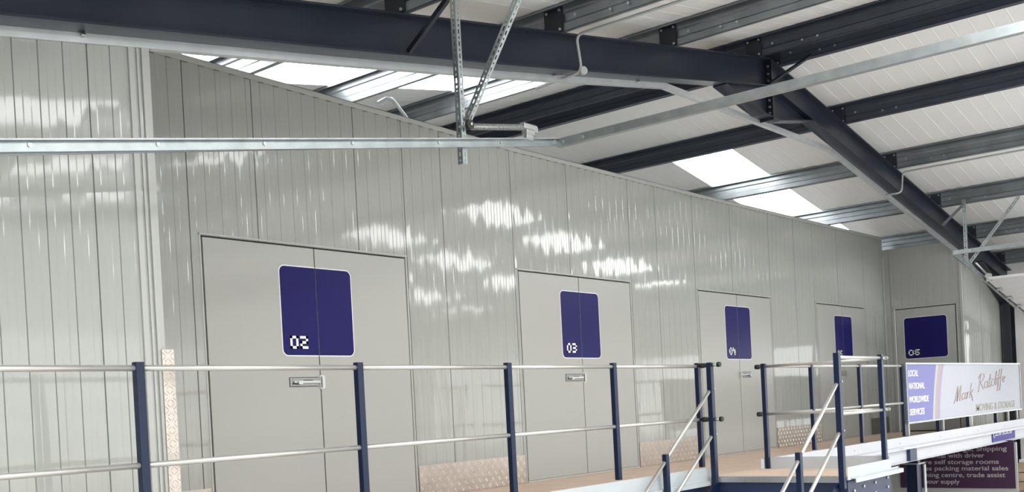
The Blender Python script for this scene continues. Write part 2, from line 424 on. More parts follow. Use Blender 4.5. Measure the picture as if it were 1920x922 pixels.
# top flashing with dark dashes, and vertical corner trims
t = thing('trim_1', 'thin white flashing along the top of the long wall', None, (12, WB, WTOP-0.06), None, 'structure')
xa, xb = AX-(AZ+0.24-WTOP)/SL+0.0, 19.46
m = MB()
for a, b in ((3.52, 4.4), (4.4, 8.7), (8.7, 12.5), (12.5, xb)):
    za, zb_ = wtop(a+1e-4), wtop(b-1e-4)
    m.prism([(a, WB-0.006, za-0.045), (b, WB-0.006, zb_-0.045), (b, WB-0.006, zb_+0.004), (a, WB-0.006, za+0.004)], (0, 0.004, 0))
    m.prism([(a, WB-0.006, za), (b, WB-0.006, zb_), (b, WB-0.006, zb_+0.004), (a, WB-0.006, za+0.004)], (0, 0.086, 0))
m.build('flashing', M['trim'], t)
m = MB(); x = 3.7
while x < xb-0.1:
    m.box(x, x+0.055, WB-0.0066, WB-0.0058, wtop(x)-0.052, wtop(x)-0.047); x += 0.1429
m.build('shadow_dashes', M['seam'], t, kind='stuff')  # dashes at rib pitch stand for the shadow under the flashing
m = MB(); 
for (a, b, y) in ((3.42, 3.455, WF-0.012), (3.475, 3.49, WF-0.008), (3.505, 3.53, WF-0.014), (3.535, 3.56, WF-0.006)):
    m.box(a, b, y, WF+0.02, -H, roof_z(3.5, 0.2))
struct(m.build('trim_2', M['trim']), 'folded white corner trim where the forward wall ends')
m = MB(); m.box(19.44, 19.458, 5.56, 5.60, FLOOR, roof_z(19.46)); m.box(19.452, 19.50, 5.565, 5.578, FLOOR, roof_z(19.46))
m.box(19.40, 19.458, WB-0.02, WB-0.004, FLOOR, 2.45)
struct(m.build('trim_3', M['trim']), 'white corner trims either side of the single door')

# ------------------------------------------------------------------ chequer kick plates
def lugs(mb, u0, u1, z0, z1, plane, p=0.036, face='-Y'):
    nu = max(1, int((u1-u0)/p)); nz = max(1, int((z1-z0)/p)); pu = (u1-u0)/nu; pz = (z1-z0)/nz
    for i in range(nu):
        for j in range(nz):
            c = Vector((u0+(i+.5)*pu, 0, z0+(j+.5)*pz)); s = 1 if (i+j) % 2 else -1
            d = Vector((1, 0, s)).normalized(); nrm = Vector((-s, 0, 1)).normalized()
            if face == 'Z': d = Vector((1, s, 0)).normalized(); nrm = Vector((-s, 1, 0)).normalized()
            for k in (-0.55, 0.55):
                cc = c + nrm*k*p*0.42; L = p*0.42; w = p*0.10
                if face == '-Y': outv = Vector((0, -0.004, 0)); base = Vector((cc.x, plane, cc.z))
                else: outv = Vector((0, 0, 0.0015)); base = Vector((c.x+nrm.x*k*p*0.25, c.z*0, plane))
                a = base + d*L; b = base - d*L; sd = nrm*w
                mb.add([a, base+sd, b, base-sd, base+outv+d*L*0.6, base+outv-d*L*0.6], [(0,4,1),(1,4,5),(1,5,2),(2,5,3),(3,5,4),(3,4,0)])
PL = [(3.70, 4.755, 'chequer kick plate on the wall left of door 02, beside the tall corner strip'),
      (7.035, 8.63, 'wide chequer kick plate between doors 02 and 03'),
      (10.865, 12.36, 'chequer kick plate between doors 03 and 04, behind the guard rail end'),
      (14.70, 16.32, 'chequer kick plate between doors 04 and 05, seen through the landing rails')]
def tread_plate(name, x0, x1, z0, z1, y, p, lab, cat, grp=None, wrap=False):
    t = thing(name, lab, cat, ((x0+x1)/2, y, z0), grp)
    m = MB(); m.box(x0, x1, y, y+0.003, z0, z1)
    if wrap: m.box(x1-0.003, x1, y+0.003, y+0.06, z0, z1)
    m.build('plate_sheet', M['checker'], t)
    m = MB(); lugs(m, x0, x1, z0, z1, y, p); m.build('tread_pattern', M['lug'], t, kind='stuff')
for a, b, lab in PL: tread_plate('kick_plate', a, b, FLOOR+0.002, -0.49, WB-0.008, 0.05, lab, 'kick plate', 'chequer kick plates along the wall')
tread_plate('corner_guard', 3.525, 3.605, FLOOR+0.002, 0.46, WF-0.022, 0.04, 'tall narrow chequer plate strip protecting the wall corner at left', 'corner guard', None, True)
m = MB(); m.box(18.52, 19.38, WB-0.010, WB-0.005, FLOOR+0.002, -0.50); 
for k in range(5): m.box(18.53, 19.37, WB-0.016, WB-0.010, FLOOR+0.03+k*0.05, FLOOR+0.055+k*0.05)
tag(m.build('kick_board', M['board_grey']), 'dark grey ribbed board low on the wall in the far corner', 'kick plate')

# ------------------------------------------------------------------ raised walkway
t = thing('walkway_deck', 'pale plywood walkway deck in front of the storage doors', 'deck', (12, 6, FLOOR-0.04))
m = MB(); m.box(3.62, 19.44, 4.98, 5.565, FLOOR-0.035, FLOOR); m.box(3.62, 19.44, 5.565, WB-0.012, FLOOR-0.035, FLOOR)
m.box(XL+0.15, 3.62, 4.98, WF-0.03, FLOOR-0.035, FLOOR); m.box(19.44, XR-0.3, 4.98, WF-0.03, FLOOR-0.035, FLOOR)
m.build('deck_board', M['ply'], t)
m = MB(); x = 1.6
while x < 22: m.box(x-0.03, x+0.03, 5.0, 5.52 if (x < 3.6 or x > 19.4) else WB-0.03, FLOOR-0.20, FLOOR-0.036); x += 0.61
m.build('joist', M['navy_plate'], t, kind='stuff')
def edge_channel(parent, x0, x1, y, mk, mw):
    """toe board, lip and fascia channel running along X, facing -Y"""
    MB().box(x0, x1, y-0.003, y+0.003, FLOOR+0.0, FLOOR+0.135).build('toe_board', mk, parent)
    MB().sweep([(0.0, 0.0), (0.0, -0.012), (-0.045, -0.018), (-0.045, -0.055), (-0.038, -0.055), (-0.038, -0.024), (0.006, -0.02), (0.006, 0.0)],
               (x0, y, FLOOR+0.02), (x1, y, FLOOR+0.02), (0, 1, 0), (0, 0, 1)).build('lip', mk, parent)
    if mw: MB().sweep([(0, 0), (0, -0.17), (-0.035, -0.17), (-0.035, -0.18), (0.008, -0.18), (0.008, 0)], (x0, y, FLOOR-0.03), (x1, y, FLOOR-0.03), (0, 1, 0), (0, 0, 1)).build('fascia', mw, parent)
t = thing('edge_beam', 'white channel edge beam with toe board under the sign, right of the landing', 'beam', (15.7, 4.95, FLOOR-0.25))
edge_channel(t, 10.06, 20.95, 4.95, M['beam_white'], M['beam_white'])
m = MB()
for x in (10.7, 12.6, 14.2, 15.9, 17.8, 19.4): m.disc((x, 4.945, FLOOR+0.06), (0, 1, 0), 0.008, 0.006)
for x in (12.55, 12.62, 12.69, 14.1, 14.17, 18.0): m.disc((x, 4.905, FLOOR-0.01), (0, 1, 0), 0.006, 0.012)
m.build('bolt_row', M['galv_dark'], t)
m = MB(); m.box(14.45, 14.72, 4.90, 4.955, FLOOR-0.2, FLOOR-0.04); m.build('splice_plate', M['navy_plate'], t)
t = thing('edge_beam', 'light grey toe board and edge channel left of the stair opening', 'beam', (5.6, 4.95, FLOOR-0.25))
edge_channel(t, XL+0.2, 8.99, 4.95, M['kerb_grey'], M['navy_plate'])

# purple label on the beam
t = thing('beam_label', 'small purple label with white lettering at the right end of the white beam', 'label', (19.2, 4.935, -0.98))
MB().box(18.58, 20.0, 4.936, 4.944, -0.968, -0.80).build('label_face', M['purple_strip'], t)
m = MB(); x = 18.64
for k, w in enumerate((0.07, 0.05, 0.09, 0.08, 0.07, 0.10, 0.08, 0.06, 0.09, 0.08, 0.07)):
    zt = -0.815 if k != 1 else -0.838; zb0 = -0.872 if k else -0.895
    m.box(x, x+w, 4.933, 4.936, zt-0.012, zt); m.box(x, x+w, 4.933, 4.936, zb0, zb0+0.012) if k % 3 != 1 else None
    m.box(x, x+0.02, 4.933, 4.936, zb0, zt); m.box(x+w-0.02, x+w, 4.933, 4.936, zb0, zt) if k % 2 else None
    x += w+0.035
m.build('worn_lettering', M['white_vinyl'], t, kind='stuff')
# walkway columns
def column(x, lab, wy=0.16):
    t = thing('deck_column', lab, 'column', (x, 5.03, -H), 'navy columns under the walkway')
    m = MB(); z0, z1 = -H, -1.06
    m.box(x-0.085, x+0.085, 4.96, 4.97, z0, z1); m.box(x-0.085, x+0.085, 5.10, 5.11, z0, z1); m.box(x-0.004, x+0.004, 4.97, 5.10, z0, z1)
    m.build('column_shaft', M['navy'], t)
    MB().box(x-0.14, x+0.14, 4.92, 5.15, z1, z1+0.015).build('cap_plate', M['galv'], t)
    MB().box(x-0.14, x+0.14, 4.92, 5.15, z0, z0+0.015).build('base_plate', M['navy'], t)
    m = MB(); m.prism([(x-0.05, 4.955, z1+0.015), (x-0.05, 6.4, z1+0.015), (x-0.05, 6.4, -0.99), (x-0.05, 4.955, -0.99)], (0.1, 0, 0))
    m.build('bearer', M['navy'], t)
    return t
column(14.95, 'navy column carrying the white edge beam, in front of the plum banner')
column(6.6, 'navy column below the walkway near door 02')
MB().tube([(15.10, 4.93, -H), (15.10, 4.93, -1.08)], 0.017).build('white_upright', M['beam_white'], **dict(label='thin white upright standing beside the navy column below the beam', cat='pipe'))  # thin white tube beside the column

# ------------------------------------------------------------------ landing and stair
LX0, LX1, LY0, LY1, LF = 8.95, 10.02, 3.595, 4.89, -0.748
t = thing('stair_landing', 'navy framed landing with plywood top projecting from the walkway', 'landing', (9.5, 4.2, -H))
MB().box(LX0+0.06, LX1-0.01, LY0+0.01, 4.965, LF-0.035, LF).build('landing_board', M['ply'], t)
m = MB(); m.box(LX0, LX0+0.06, LY0+0.04, LY1, LF-0.005, LF+0.004); m.box(LX0-0.004, LX0, LY0+0.04, LY1, LF-0.050, LF+0.004)
for k in range(38):
    y = LY0+0.06+k*0.033; q = 1 if k % 2 else -1
    m.obox((LX0+0.03, y, LF+0.0045), (0.022, 0.010*q, 0), (0.001, -0.003*q, 0), (0, 0, 0.001))
    m.obox((LX0-0.005, y, LF-0.022), (0, 0.010, 0.012*q), (0, 0.002, -0.002*q), (0.001, 0, 0))
m.build('chequer_nosing', M['zinc'], t)
MB().box(LX1-0.006, LX1, LY0, LY1, LF, LF+0.118).build('toe_board', M['kerb_grey'], t)
m = MB(); m.box(LX0+0.02, LX1+0.02, LY0-0.004, LY0+0.002, LF-0.03, LF+0.085)
m.sweep([(0, 0), (0, -0.012), (-0.05, -0.018), (-0.05, -0.056), (-0.043, -0.056), (-0.043, -0.024), (0.006, -0.02), (0.006, 0)], (LX0+0.09, LY0-0.002, LF), (LX1+0.22, LY0-0.002, LF), (0, 1, 0), (0, 0, 1))
m.build('edge_channel', M['kerb_grey'], t)
m = MB(); m.box(LX0+0.02, LX1, LY0+0.0, LY0+0.012, -1.16, LF-0.04); m.box(LX1-0.012, LX1, LY0+0.012, LY1, -1.04, LF-0.04)
m.box(LX0+0.02, LX0+0.032, LY0+0.012, LY1, -1.04, LF-0.052)
m.build('fascia_plate', M['navy_plate'], t)
for (x, z) in ((9.10, -0.88), (9.10, -0.965), (9.33, -0.86), (9.61, -0.85), (9.61, -0.945), (9.93, -0.83), (9.93, -0.92), (9.33, -1.02)):
    MB().disc((x, LY0-0.006, z), (0, 1, 0), 0.013, 0.012).build('bolt', M['zinc'], t)
for x in (LX0+0.06, LX1-0.05):
    for y in (LY0+0.06, LY1-0.06):
        MB().box(x-0.035, x+0.035, y-0.035, y+0.035, -H, -0.94).build('leg', M['navy'], t)
t = thing('steel_stair', 'navy steel stair flight descending left from the landing', 'stair', (7.8, 4.2, -H))
NR = 9; rise = (H+LF)/NR; going = 0.27
for i in range(1, NR):
    x1 = LX0 - (i-1)*going; z = LF - i*rise
    MB().box(x1-going-0.02, x1-0.006, LY0+0.075, LY1-0.055, z-0.035, z).build('tread', M['kerb_grey'], t)
for y in (LY0+0.06, LY1-0.052):
    L = NR*going
    m = MB(); m.prism([(LX0-0.006, y, LF-0.06), (LX0-0.006, y, LF-0.34), (LX0-L+0.25, y, -H), (LX0-L, y, -H), (LX0-L, y, -H+0.14), (LX0-0.10, y, LF-0.06)], (0, 0.012, 0))
    m.build('stringer', M['navy'], t)
for dz in (-0.15, -0.25):
    MB().disc((LX0-0.09, LY0+0.054, LF+dz), (0, 1, 0), 0.013, 0.012).build('bolt', M['zinc'], t)

# ------------------------------------------------------------------ guard rails
RT, RMID, PT = 0.316, -0.197, 0.345
def post(parent, x, y, zb=FLOOR+0.135, zt=PT, w=0.050, d=0.043):
    p = MB().box(x-w/2, x+w/2, y-d/2, y+d/2, zb, zt).build('post', M['navy'], parent, bevel=0.003)
    MB().box(x-w/2+0.001, x+w/2-0.001, y-d/2+0.001, y+d/2-0.001, zt, zt+0.003).build('post_cap', M['black'], p)
    return p
def rail(parent, name, p, q, r=0.0165):
    return MB().tube([p, q], r, 14).build(name, M['alu_rail'], parent)
def knuckle(parent, x, y, z, ax):
    a = Vector(ax); m = MB(); m.tube([Vector((x,y,z))-a*0.03, Vector((x,y,z))+a*0.03], 0.024, 14); return m.build('clamp', M['black'], parent)
# run left of the stair
YA = 5.03
t = thing('guard_rail', 'long guard rail with navy posts and steel tubes left of the stair', 'guard rail', (5.3, YA, FLOOR))
xs = [1.47, 3.045, 4.60, 6.105, 7.525, 8.975]
for x in xs: post(t, x, YA)
for a, b in zip(xs, xs[1:]):
    rail(t, 'top_rail', (a+0.02, YA, RT), (b-0.02, YA, RT)); rail(t, 'mid_rail', (a+0.02, YA, RMID), (b-0.02, YA, RMID))
# stair head posts with clamps and descending handrails
def stair_rail(y, lab, side):
    t = thing('stair_handrail', lab, 'handrail', (8.7, y, -H), 'stair handrails')
    post(t, 8.925, y, LF-0.10 if side == 'near' else LF-0.14, 0.34, 0.056, 0.05)
    x0 = 8.89; xl = 8.045; sl = 0.70
    post(t, xl, y, -2.0, -0.475, 0.05, 0.045)
    rail(t, 'top_rail', (x0, y, 0.068), (xl+0.02, y, 0.068-sl*(x0-xl-0.02)))
    rail(t, 'top_rail', (xl-0.025, y, -0.545), (6.95, y, -0.545-sl*(xl-0.025-6.95)))
    rail(t, 'mid_rail', (x0, y, -0.362), (xl+0.02, y, -0.362-sl*(x0-xl-0.02)))
    rail(t, 'mid_rail', (xl-0.025, y, -0.975), (6.95, y, -0.975-sl*(xl-0.025-6.95)))
    post(t, 6.93, y, -H, -1.20, 0.05, 0.045)
    for z in (0.09, -0.34): MB().disc((8.945, y-0.028, z), (0, 1, 0), 0.008, 0.008).build('bolt', M['zinc'], t)
    return t
far = stair_rail(4.87, 'far stair handrail sloping down beside the walkway edge', 'far')
near = stair_rail(3.622, 'near stair handrail sloping down in front of the landing', 'near')
for z in (RT+0.003, RMID):
    MB().tube([(8.95, 5.005, z), (8.93, 4.90, z)], 0.014).build('link_tube', M['black'], far)
    knuckle(far, 8.942, 4.955, z, (0.1, 0.9, 0))
    MB().tube([(8.925, 4.845, z), (8.925, 4.79, z)], 0.017).build('end_socket', M['zinc'], far)
    knuckle(far, 8.925, 4.772, z, (0, 0.5, 0))
# landing guard: near side and right side
t = thing('guard_rail', 'short guard rail around the near and right sides of the landing', 'guard rail', (9.8, 4.2, LF))
post(t, 9.97, 3.622, LF+0.085, 0.333); post(t, 10.0, 4.84, LF, 0.328)
rail(t, 'top_rail', (8.955, 3.622, 0.304), (9.945, 3.622, 0.304), 0.0155); rail(t, 'mid_rail', (8.955, 3.622, -0.192), (9.945, 3.622, -0.192), 0.0155)
for z in (0.301, -0.187):
    rail(t, 'top_rail' if z > 0 else 'mid_rail', (10.0, 3.595, z), (10.0, 4.905, z), 0.0145)
    knuckle(t, 10.0, 4.905, z, (0, 0.8, 0)); MB().disc((10.025, 3.585, z), (1, 0, 0), 0.018, 0.02).build('end_socket', M['zinc'], t)
# run right of the landing
t = thing('guard_rail', 'guard rail running from the landing to the sign board', 'guard rail', (12.6, YA, FLOOR))
for x in (11.615, 13.09, 14.64): post(t, x, YA, FLOOR+0.135, 0.335)
for a, b in ((10.22, 11.59), (11.64, 13.07), (13.11, 14.62)):
    rail(t, 'top_rail', (a, YA, RT), (b, YA, RT)); rail(t, 'mid_rail', (a, YA, RMID), (b, YA, RMID))

# ------------------------------------------------------------------ sign board on the rail
t = thing('sign_board', 'long white and lavender company sign board on the walkway rail', 'sign', (17.7, 5.0, -0.5))
SX0, SX1, SZ0, SZ1, SY = 14.70, 20.72, -0.47, 0.335, 4.995
MB().box(SX0, SX1, SY, SY+0.03, SZ0, SZ1).build('sign_panel', M['sign_white'], t)
m = MB(); m.box(SX0-0.02, SX1+0.02, SY-0.014, SY+0.034, SZ1, SZ1+0.022); m.box(SX0-0.02, SX1+0.02, SY-0.014, SY+0.034, SZ0-0.022, SZ0)
m.box(SX0-0.02, SX0, SY-0.014, SY+0.034, SZ0, SZ1); m.box(SX1, SX1+0.02, SY-0.014, SY+0.034, SZ0, SZ1)
m.build('sign_frame', M['galv'], t)
def curve_x(z, x_top, x_mid, x_bot):
    s = (SZ1 - z)/(SZ1-SZ0); return x_top*(1-s)*(1-2*s) + 4*x_mid*s*(1-s) + x_bot*s*(2*s-1)
def band(name, m_, fa, fb, yo):
    N = 16; mb = MB()
    zz = [SZ1-0.004 - (SZ1-SZ0-0.008)*k/N for k in range(N+1)]
    L = [(fa(z), SY-yo, z) for z in zz]; Rr = [(fb(z), SY-yo, z) for z in zz]
    for k in range(N):
        mb.prism([L[k], L[k+1], Rr[k+1], Rr[k]], (0, -0.0012, 0))
    mb.build(name, m_, t)
e1 = lambda z: curve_x(z, 16.02, 15.86, 15.76)
e2 = lambda z: curve_x(z, 16.14, 15.96, 15.87)
e3 = lambda z: curve_x(z, 16.24, 16.06, 15.97)
e4 = lambda z: curve_x(z, 16.38, 16.18, 16.09)
band('lavender_print', M['lavender'], lambda z: SX0+0.002, e1, 0.0)
band('stripe', M['tan'], e2, e3, 0.0)
band('stripe', M['mauve'], e3, e4, 0.0)
for s_, z, w in (('LOCAL', 0.168, 0.41), ('NATIONAL', -0.01, 0.67), ('WORLDWIDE', -0.20, 0.83), ('SERVICES', -0.375, 0.62)):
    text('lettering', s_, M['white_vinyl'], t, (14.78, SY-0.003, z), 0.125, shear=0.12, bold=0.0015, width=w)
text('lettering', 'MOVING & STORAGE', M['grey_letter'], t, (17.93, SY-0.002, -0.425), 0.165, shear=0.1, bold=0.002, width=2.40)
# handwritten script, drawn as pen strokes
def arc(cx, cz, rx, rz, a0, a1, n=8): return [(cx+rx*math.cos(math.radians(a0+(a1-a0)*k/n)), cz+rz*math.sin(math.radians(a0+(a1-a0)*k/n))) for k in range(n+1)]
GL = {
 'M': [[(0,-.1),(.22,1),(.26,.95),(.26,0),(.55,1),(.58,.95),(.55,0),(.62,-.02)]],
 'a': [arc(.2,.22,.18,.22,60,400,10), [(.37,.42),(.38,.06),(.46,0),(.52,.06)]],
 'r': [[(.0,.4),(.08,.42),(.08,0),(.1,.25),(.2,.42),(.3,.4)]],
 'k': [[(.05,0),(.12,1.0)],[(.38,.5),(.1,.22),(.25,.18),(.42,-.28)]],
 'R': [[(.05,-.1),(.2,1.0)],[(-.05,.8),(.2,1.05),(.55,1.0),(.6,.75),(.4,.52),(.16,.48),(.35,.3),(.6,-.02)]],
 't': [[(.12,.85),(.08,.06),(.18,0),(.26,.08)],[(-.02,.5),(.28,.56)]],
 'c': [arc(.2,.22,.18,.22,50,310,9)],
 'l': [[(.05,.1),(.15,.95),(.2,.9),(.1,.05),(.2,0)]],
 'i': [[(.08,.42),(.06,.05),(.16,0)],[(.12,.62),(.13,.66)]],
 'f': [[(.22,.95),(.14,1.0),(.08,.6),(.04,-.45),(.0,-.4),(.1,-.05)],[(-.06,.4),(.24,.46)]],
 'e': [[(.04,.2),(.3,.28)]+arc(.2,.24,.16,.2,10,320,9)]}
def script(word, x, z, sx, sz, rise_, slant):
    adv = {'M': .72, 'a': .5, 'r': .32, 'k': .42, 'R': .68, 't': .3, 'c': .36, 'l': .22, 'i': .2, 'f': .27, 'e': .36}
    u = 0; m = MB()
    for ch in word:
        for st in GL[ch]:
            pts = [(x + (u+a)*sx + slant*b*sz, SY-0.004, z + (u+a)*sx*rise_ + b*sz) for a, b in st]
            m.tube(pts, 0.0065, 6)
        u += adv[ch]
    m.build('script_word', M['bronze'], t)
script('Mark', 16.80, -0.245, 0.50, 0.23, 0.06, 0.45)
script('Ratcliffe', 18.07, -0.09, 0.52, 0.25, 0.07, 0.42)
for x in (14.86, 16.2, 17.7, 19.3):
    MB().box(x-0.03, x+0.03, 5.035, 5.085, FLOOR+0.0, 0.30).build('post', M['navy'], t)
for x in (14.73, 16.26, 19.9, 20.5): MB().box(x, x+0.03, 5.0, 5.03, FLOOR+0.13, SZ0-0.022).build('bracket', M['alu_rail'], t)

# ------------------------------------------------------------------ plum banner below
BX = 19.42; BK = BX/22.15
struct(MB().box(19.445, 19.50, 4.79, WB, -H, -1.02).build('wall_lower', M['trim']), 'pale lower wall under the far end of the walkway')
t = thing('banner', 'plum banner with silver lettering on the wall under the walkway', 'banner', (BX, 6.6, -2.07))
MB().box(BX, BX+0.02, 5.50*BK, 7.74*BK, -2.07*BK, -0.98).build('banner_sheet', M['plum'], t)
LN = [('age, Shipping', 6.52, 5.63, -1.32), ('ental with driver', 7.10, 6.05, -1.45), ('ure self storage rooms', 7.30, 5.79, -1.58), ('es packing material sales', 7.22, 5.62, -1.71), ('ining centre, trade assist', 7.24, 5.68, -1.845), ('bour supply', 7.24, 6.55, -1.98)]
for s_, ya, yb, z in LN:
    text('lettering', s_, M['banner_letter'], t, (BX-0.004, ya*BK, z*BK), 0.112, face='-X', bold=0.001, width=(ya-yb)*BK)
for z in (-1.68, -1.81, -1.94): MB().box(BX-0.004, BX, 7.50*BK, 7.58*BK, z*BK-0.008, z*BK+0.008).build('dash_mark', M['banner_letter'], t)
# timber crate and a dark slot at the bottom right
t = thing('timber_crate', 'pale timber crate at the bottom right corner below the sign', 'crate', (20.6, 4.4, -H))
m = MB()
for k in range(6): m.box(20.0, 20.02, 3.95, 4.93, -H+0.1+k*0.165, -H+0.25+k*0.165); m.box(20.02, 21.1, 3.95, 3.97, -H+0.1+k*0.165, -H+0.25+k*0.165)
m.box(20.02, 21.1, 4.91, 4.93, -H+0.1, -1.42); m.box(21.08, 21.1, 3.97, 4.91, -H+0.1, -1.42); m.box(20.02, 21.08, 3.97, 4.91, -1.44, -1.42)
m.build('side_boards', M['crate'], t)
m = MB(); 
for y in (3.97, 4.4, 4.83): m.box(20.0, 21.1, y, y+0.09, -H, -H+0.1)
m.build('base_bearer', M['crate'], t)
tag(MB().box(20.1, 20.9, 4.2, 4.92, -1.42, -1.36).build('folded_sheet', M['leaf'], bevel=0.01), 'folded white sheet lying on the timber crate', 'sheet')

# ------------------------------------------------------------------ steel rafters
FY, BY, MY = 5.385, 5.555, 5.47        # front edge, back edge, middle of the flanges
RD = 0.315
def rdep(x):
    tab = [(1.0, 0.245), (2.67, 0.266), (3.7, 0.283), (5.08, 0.3065), (6.86, 0.327), (9.82, 0.334), (AX, 0.335), (14.0, 0.320), (16.7, 0.311), (19.4, 0.295), (23.0, 0.285)]
    for (a, da), (b, db) in zip(tab, tab[1:]):
        if a <= x <= b: return da + (db-da)*(x-a)/(b-a)
    return 0.3
def rafter(side):
    sg = -1 if side == 'left' else 1
    xe = XL+0.25 if side == 'left' else XR-0.2
    lab = 'dark steel rafter rising from the left eave to the ridge' if side == 'left' else 'dark steel rafter falling from the ridge to the right eave'
    t = thing('steel_rafter', lab, 'rafter', ((AX+xe)/2, MY, roof_z((AX+xe)/2)-RD), 'dark steel rafters meeting at the ridge')
    a = Vector((AX+sg*0.012, MY, roof_z(AX))); b = Vector((xe, MY, roof_z(xe)))
    dn = Vector((0, 0, -1)); T = 0.016
    for nm, o0, o1, w in (('top_flange', 0, T, 0.17), ('web', T, RD-T, 0.010), ('bottom_flange', RD-T, RD, 0.17)):
        xs_ = [a.x] + sorted([q for q in (2.67, 3.7, 5.08, 6.86, 9.82, 14.0, 16.7, 19.4) if min(a.x, b.x) < q < max(a.x, b.x)], reverse=(sg < 0)) + [b.x]
        def bz(x): return roof_z(x) - rdep(x)
        top = [(x, MY-w/2, (roof_z(x)-o0) if o0 < T+0.001 else bz(x)+(RD-o0)) for x in xs_]
        bot = [(x, MY-w/2, (roof_z(x)-o1) if o1 < T+0.001 else bz(x)+(RD-o1)) for x in xs_]
        mb = MB()
        for k in range(len(xs_)-1): mb.prism([top[k], top[k+1], bot[k+1], bot[k]], (0, w, 0))
        mb.build(nm, M['steel'], t)
    # apex haunch
    x1 = AX+sg*1.15; hb = 0.37
    zt0, zt1 = roof_z(AX)-rdep(AX+sg*0.1), roof_z(x1)-rdep(x1)
    mb = MB(); mb.prism([(AX+sg*0.012, MY-0.005, zt0), (x1, MY-0.005, zt1), (AX+sg*0.25, MY-0.005, zt0-hb+0.02), (AX+sg*0.012, MY-0.005, zt0-hb+0.02)], (0, 0.01, 0)); mb.build('haunch_web', M['steel'], t)
    mb = MB(); mb.prism([(AX+sg*0.012, FY, zt0-hb+0.016), (AX+sg*0.22, FY, zt0-hb+0.016), (x1, FY, zt1), (x1, FY, zt1-0.016), (AX+sg*0.22, FY, zt0-hb), (AX+sg*0.012, FY, zt0-hb)], (0, 0.17, 0)); mb.build('haunch_flange', M['steel'], t)
    mb = MB(); mb.box(min(AX, AX+sg*0.012), max(AX, AX+sg*0.012), FY-0.005, BY+0.005, zt0-hb-0.03, AZ-0.005); mb.build('end_plate', M['steel_black'], t)
    for z in (0.10, 0.19, 0.27, 0.50, 0.58, 0.65):
        for y in (FY+0.035, BY-0.035):
            MB().disc((AX+sg*0.022, y, AZ-z), (1, 0, 0), 0.014, 0.02, 8).build('bolt', M['galv'], t)
    # eaves haunch
    x2 = xe-sg*(0.5 if side == 'left' else 1.9); zc = roof_z(xe)-rdep(xe)
    mb = MB(); mb.prism([(xe, MY-0.005, zc), (x2, MY-0.005, roof_z(x2)-rdep(x2)), (xe-sg*0.05, MY-0.005, zc-0.45), (xe, MY-0.005, zc-0.45)], (0, 0.01, 0)); mb.build('eaves_haunch', M['steel'], t)
    mb = MB(); mb.prism([(x2, FY, roof_z(x2)-rdep(x2)), (xe, FY, zc-0.45), (xe, FY, zc-0.466), (x2, FY, roof_z(x2)-rdep(x2)-0.016)], (0, 0.17, 0)); mb.build('eaves_flange', M['steel'], t)
    return t
rafter('left'); rafter('right')
for x, lab in ((XR-0.28, 'dark steel column at the right end of the sign'),):
    t = thing('steel_column', lab, 'column', (x, MY, -H))
    zc = roof_z(x)-RD-0.25
    m = MB(); m.box(x-0.17, x-0.154, FY, BY-0.03, -H, zc); m.box(x+0.154, x+0.17, FY, BY-0.03, -H, zc); m.build('flange', M['steel_black'], t)
    MB().box(x-0.154, x+0.154, MY-0.005, MY+0.005, -H, zc).build('web', M['steel_black'], t)
    MB().box(x-0.2, x+0.2, FY-0.03, BY, -H, -H+0.02).build('base_plate', M['steel_black'], t)

# ------------------------------------------------------------------ purlins (Z sections along Y)
def purlin(x, side, lab, galv=False, y1=YF-0.05, y0=YN+0.05):
    sg = 1 if side == 'right' else -1
    t = thing('roof_purlin', lab, 'purlin', (x, 2.2, roof_z(x)), 'dark steel purlins of the %s roof slope' % side)
    z0 = roof_z(x)+0.002; h = LD-0.012; f = 0.062; th = 0.004
    sl = -SL*sg
    def P(dx, dz): return (x+dx, y0, z0+dx*sl+dz)
    e = (0, y1-y0, 0)
    # web with two shallow stiffening folds
    prof = [(0, 0), (0, h*0.30), (0.014, h*0.36), (0.014, h*0.64), (0, h*0.70), (0, h)]
    poly = [P(a, b) for a, b in prof] + [P(a+th, b) for a, b in prof[::-1]]
    m = MB(); m.prism(poly, e)
    m.prism([P(0, 0), P(-f*sg*-1 if False else f, 0), P(f, 0.016), P(f-th, 0.016), P(f-th, th), P(0, th)], e)
    m.prism([P(0, h), P(-f, h), P(-f, h-0.016), P(-f+th, h-0.016), P(-f+th, h-th), P(0, h-th)], e)
    m.build('section', M['galv_dark'] if galv else M['purlin_paint'], t)
    # cleat plate on the rafter
    zc = z0
    c = MB(); c.box(x-0.014, x-0.002, MY-0.10, MY+0.10, zc+0.0, zc+h*0.93); cl = c.build('cleat', M['steel_black'], t)
    for (yy, zz) in ((-0.07, h*0.82), (0.07, h*0.82), (-0.07, h*0.1), (0.07, h*0.1), (-0.24, h*0.45), (0.24, h*0.45), (-0.60, h*0.22), (-0.78, h*0.22)):
        MB().disc((x-0.018, MY+yy, zc+zz), (1, 0, 0), 0.012, 0.014, 8).build('bolt', M['zinc'], cl if abs(yy) < 0.1 else t)
ORD = ['at the ridge', 'second from the ridge', 'third from the ridge', 'fourth from the ridge', 'fifth from the ridge', 'at the eave']
for i, x in enumerate(PURL_R): purlin(x, 'right', 'dark steel purlin %s on the right roof slope' % ORD[i], i >= 2)
for i, x in enumerate(PURL_L): purlin(x, 'left', 'dark steel purlin %s on the left roof slope' % ORD[i], i >= 1)
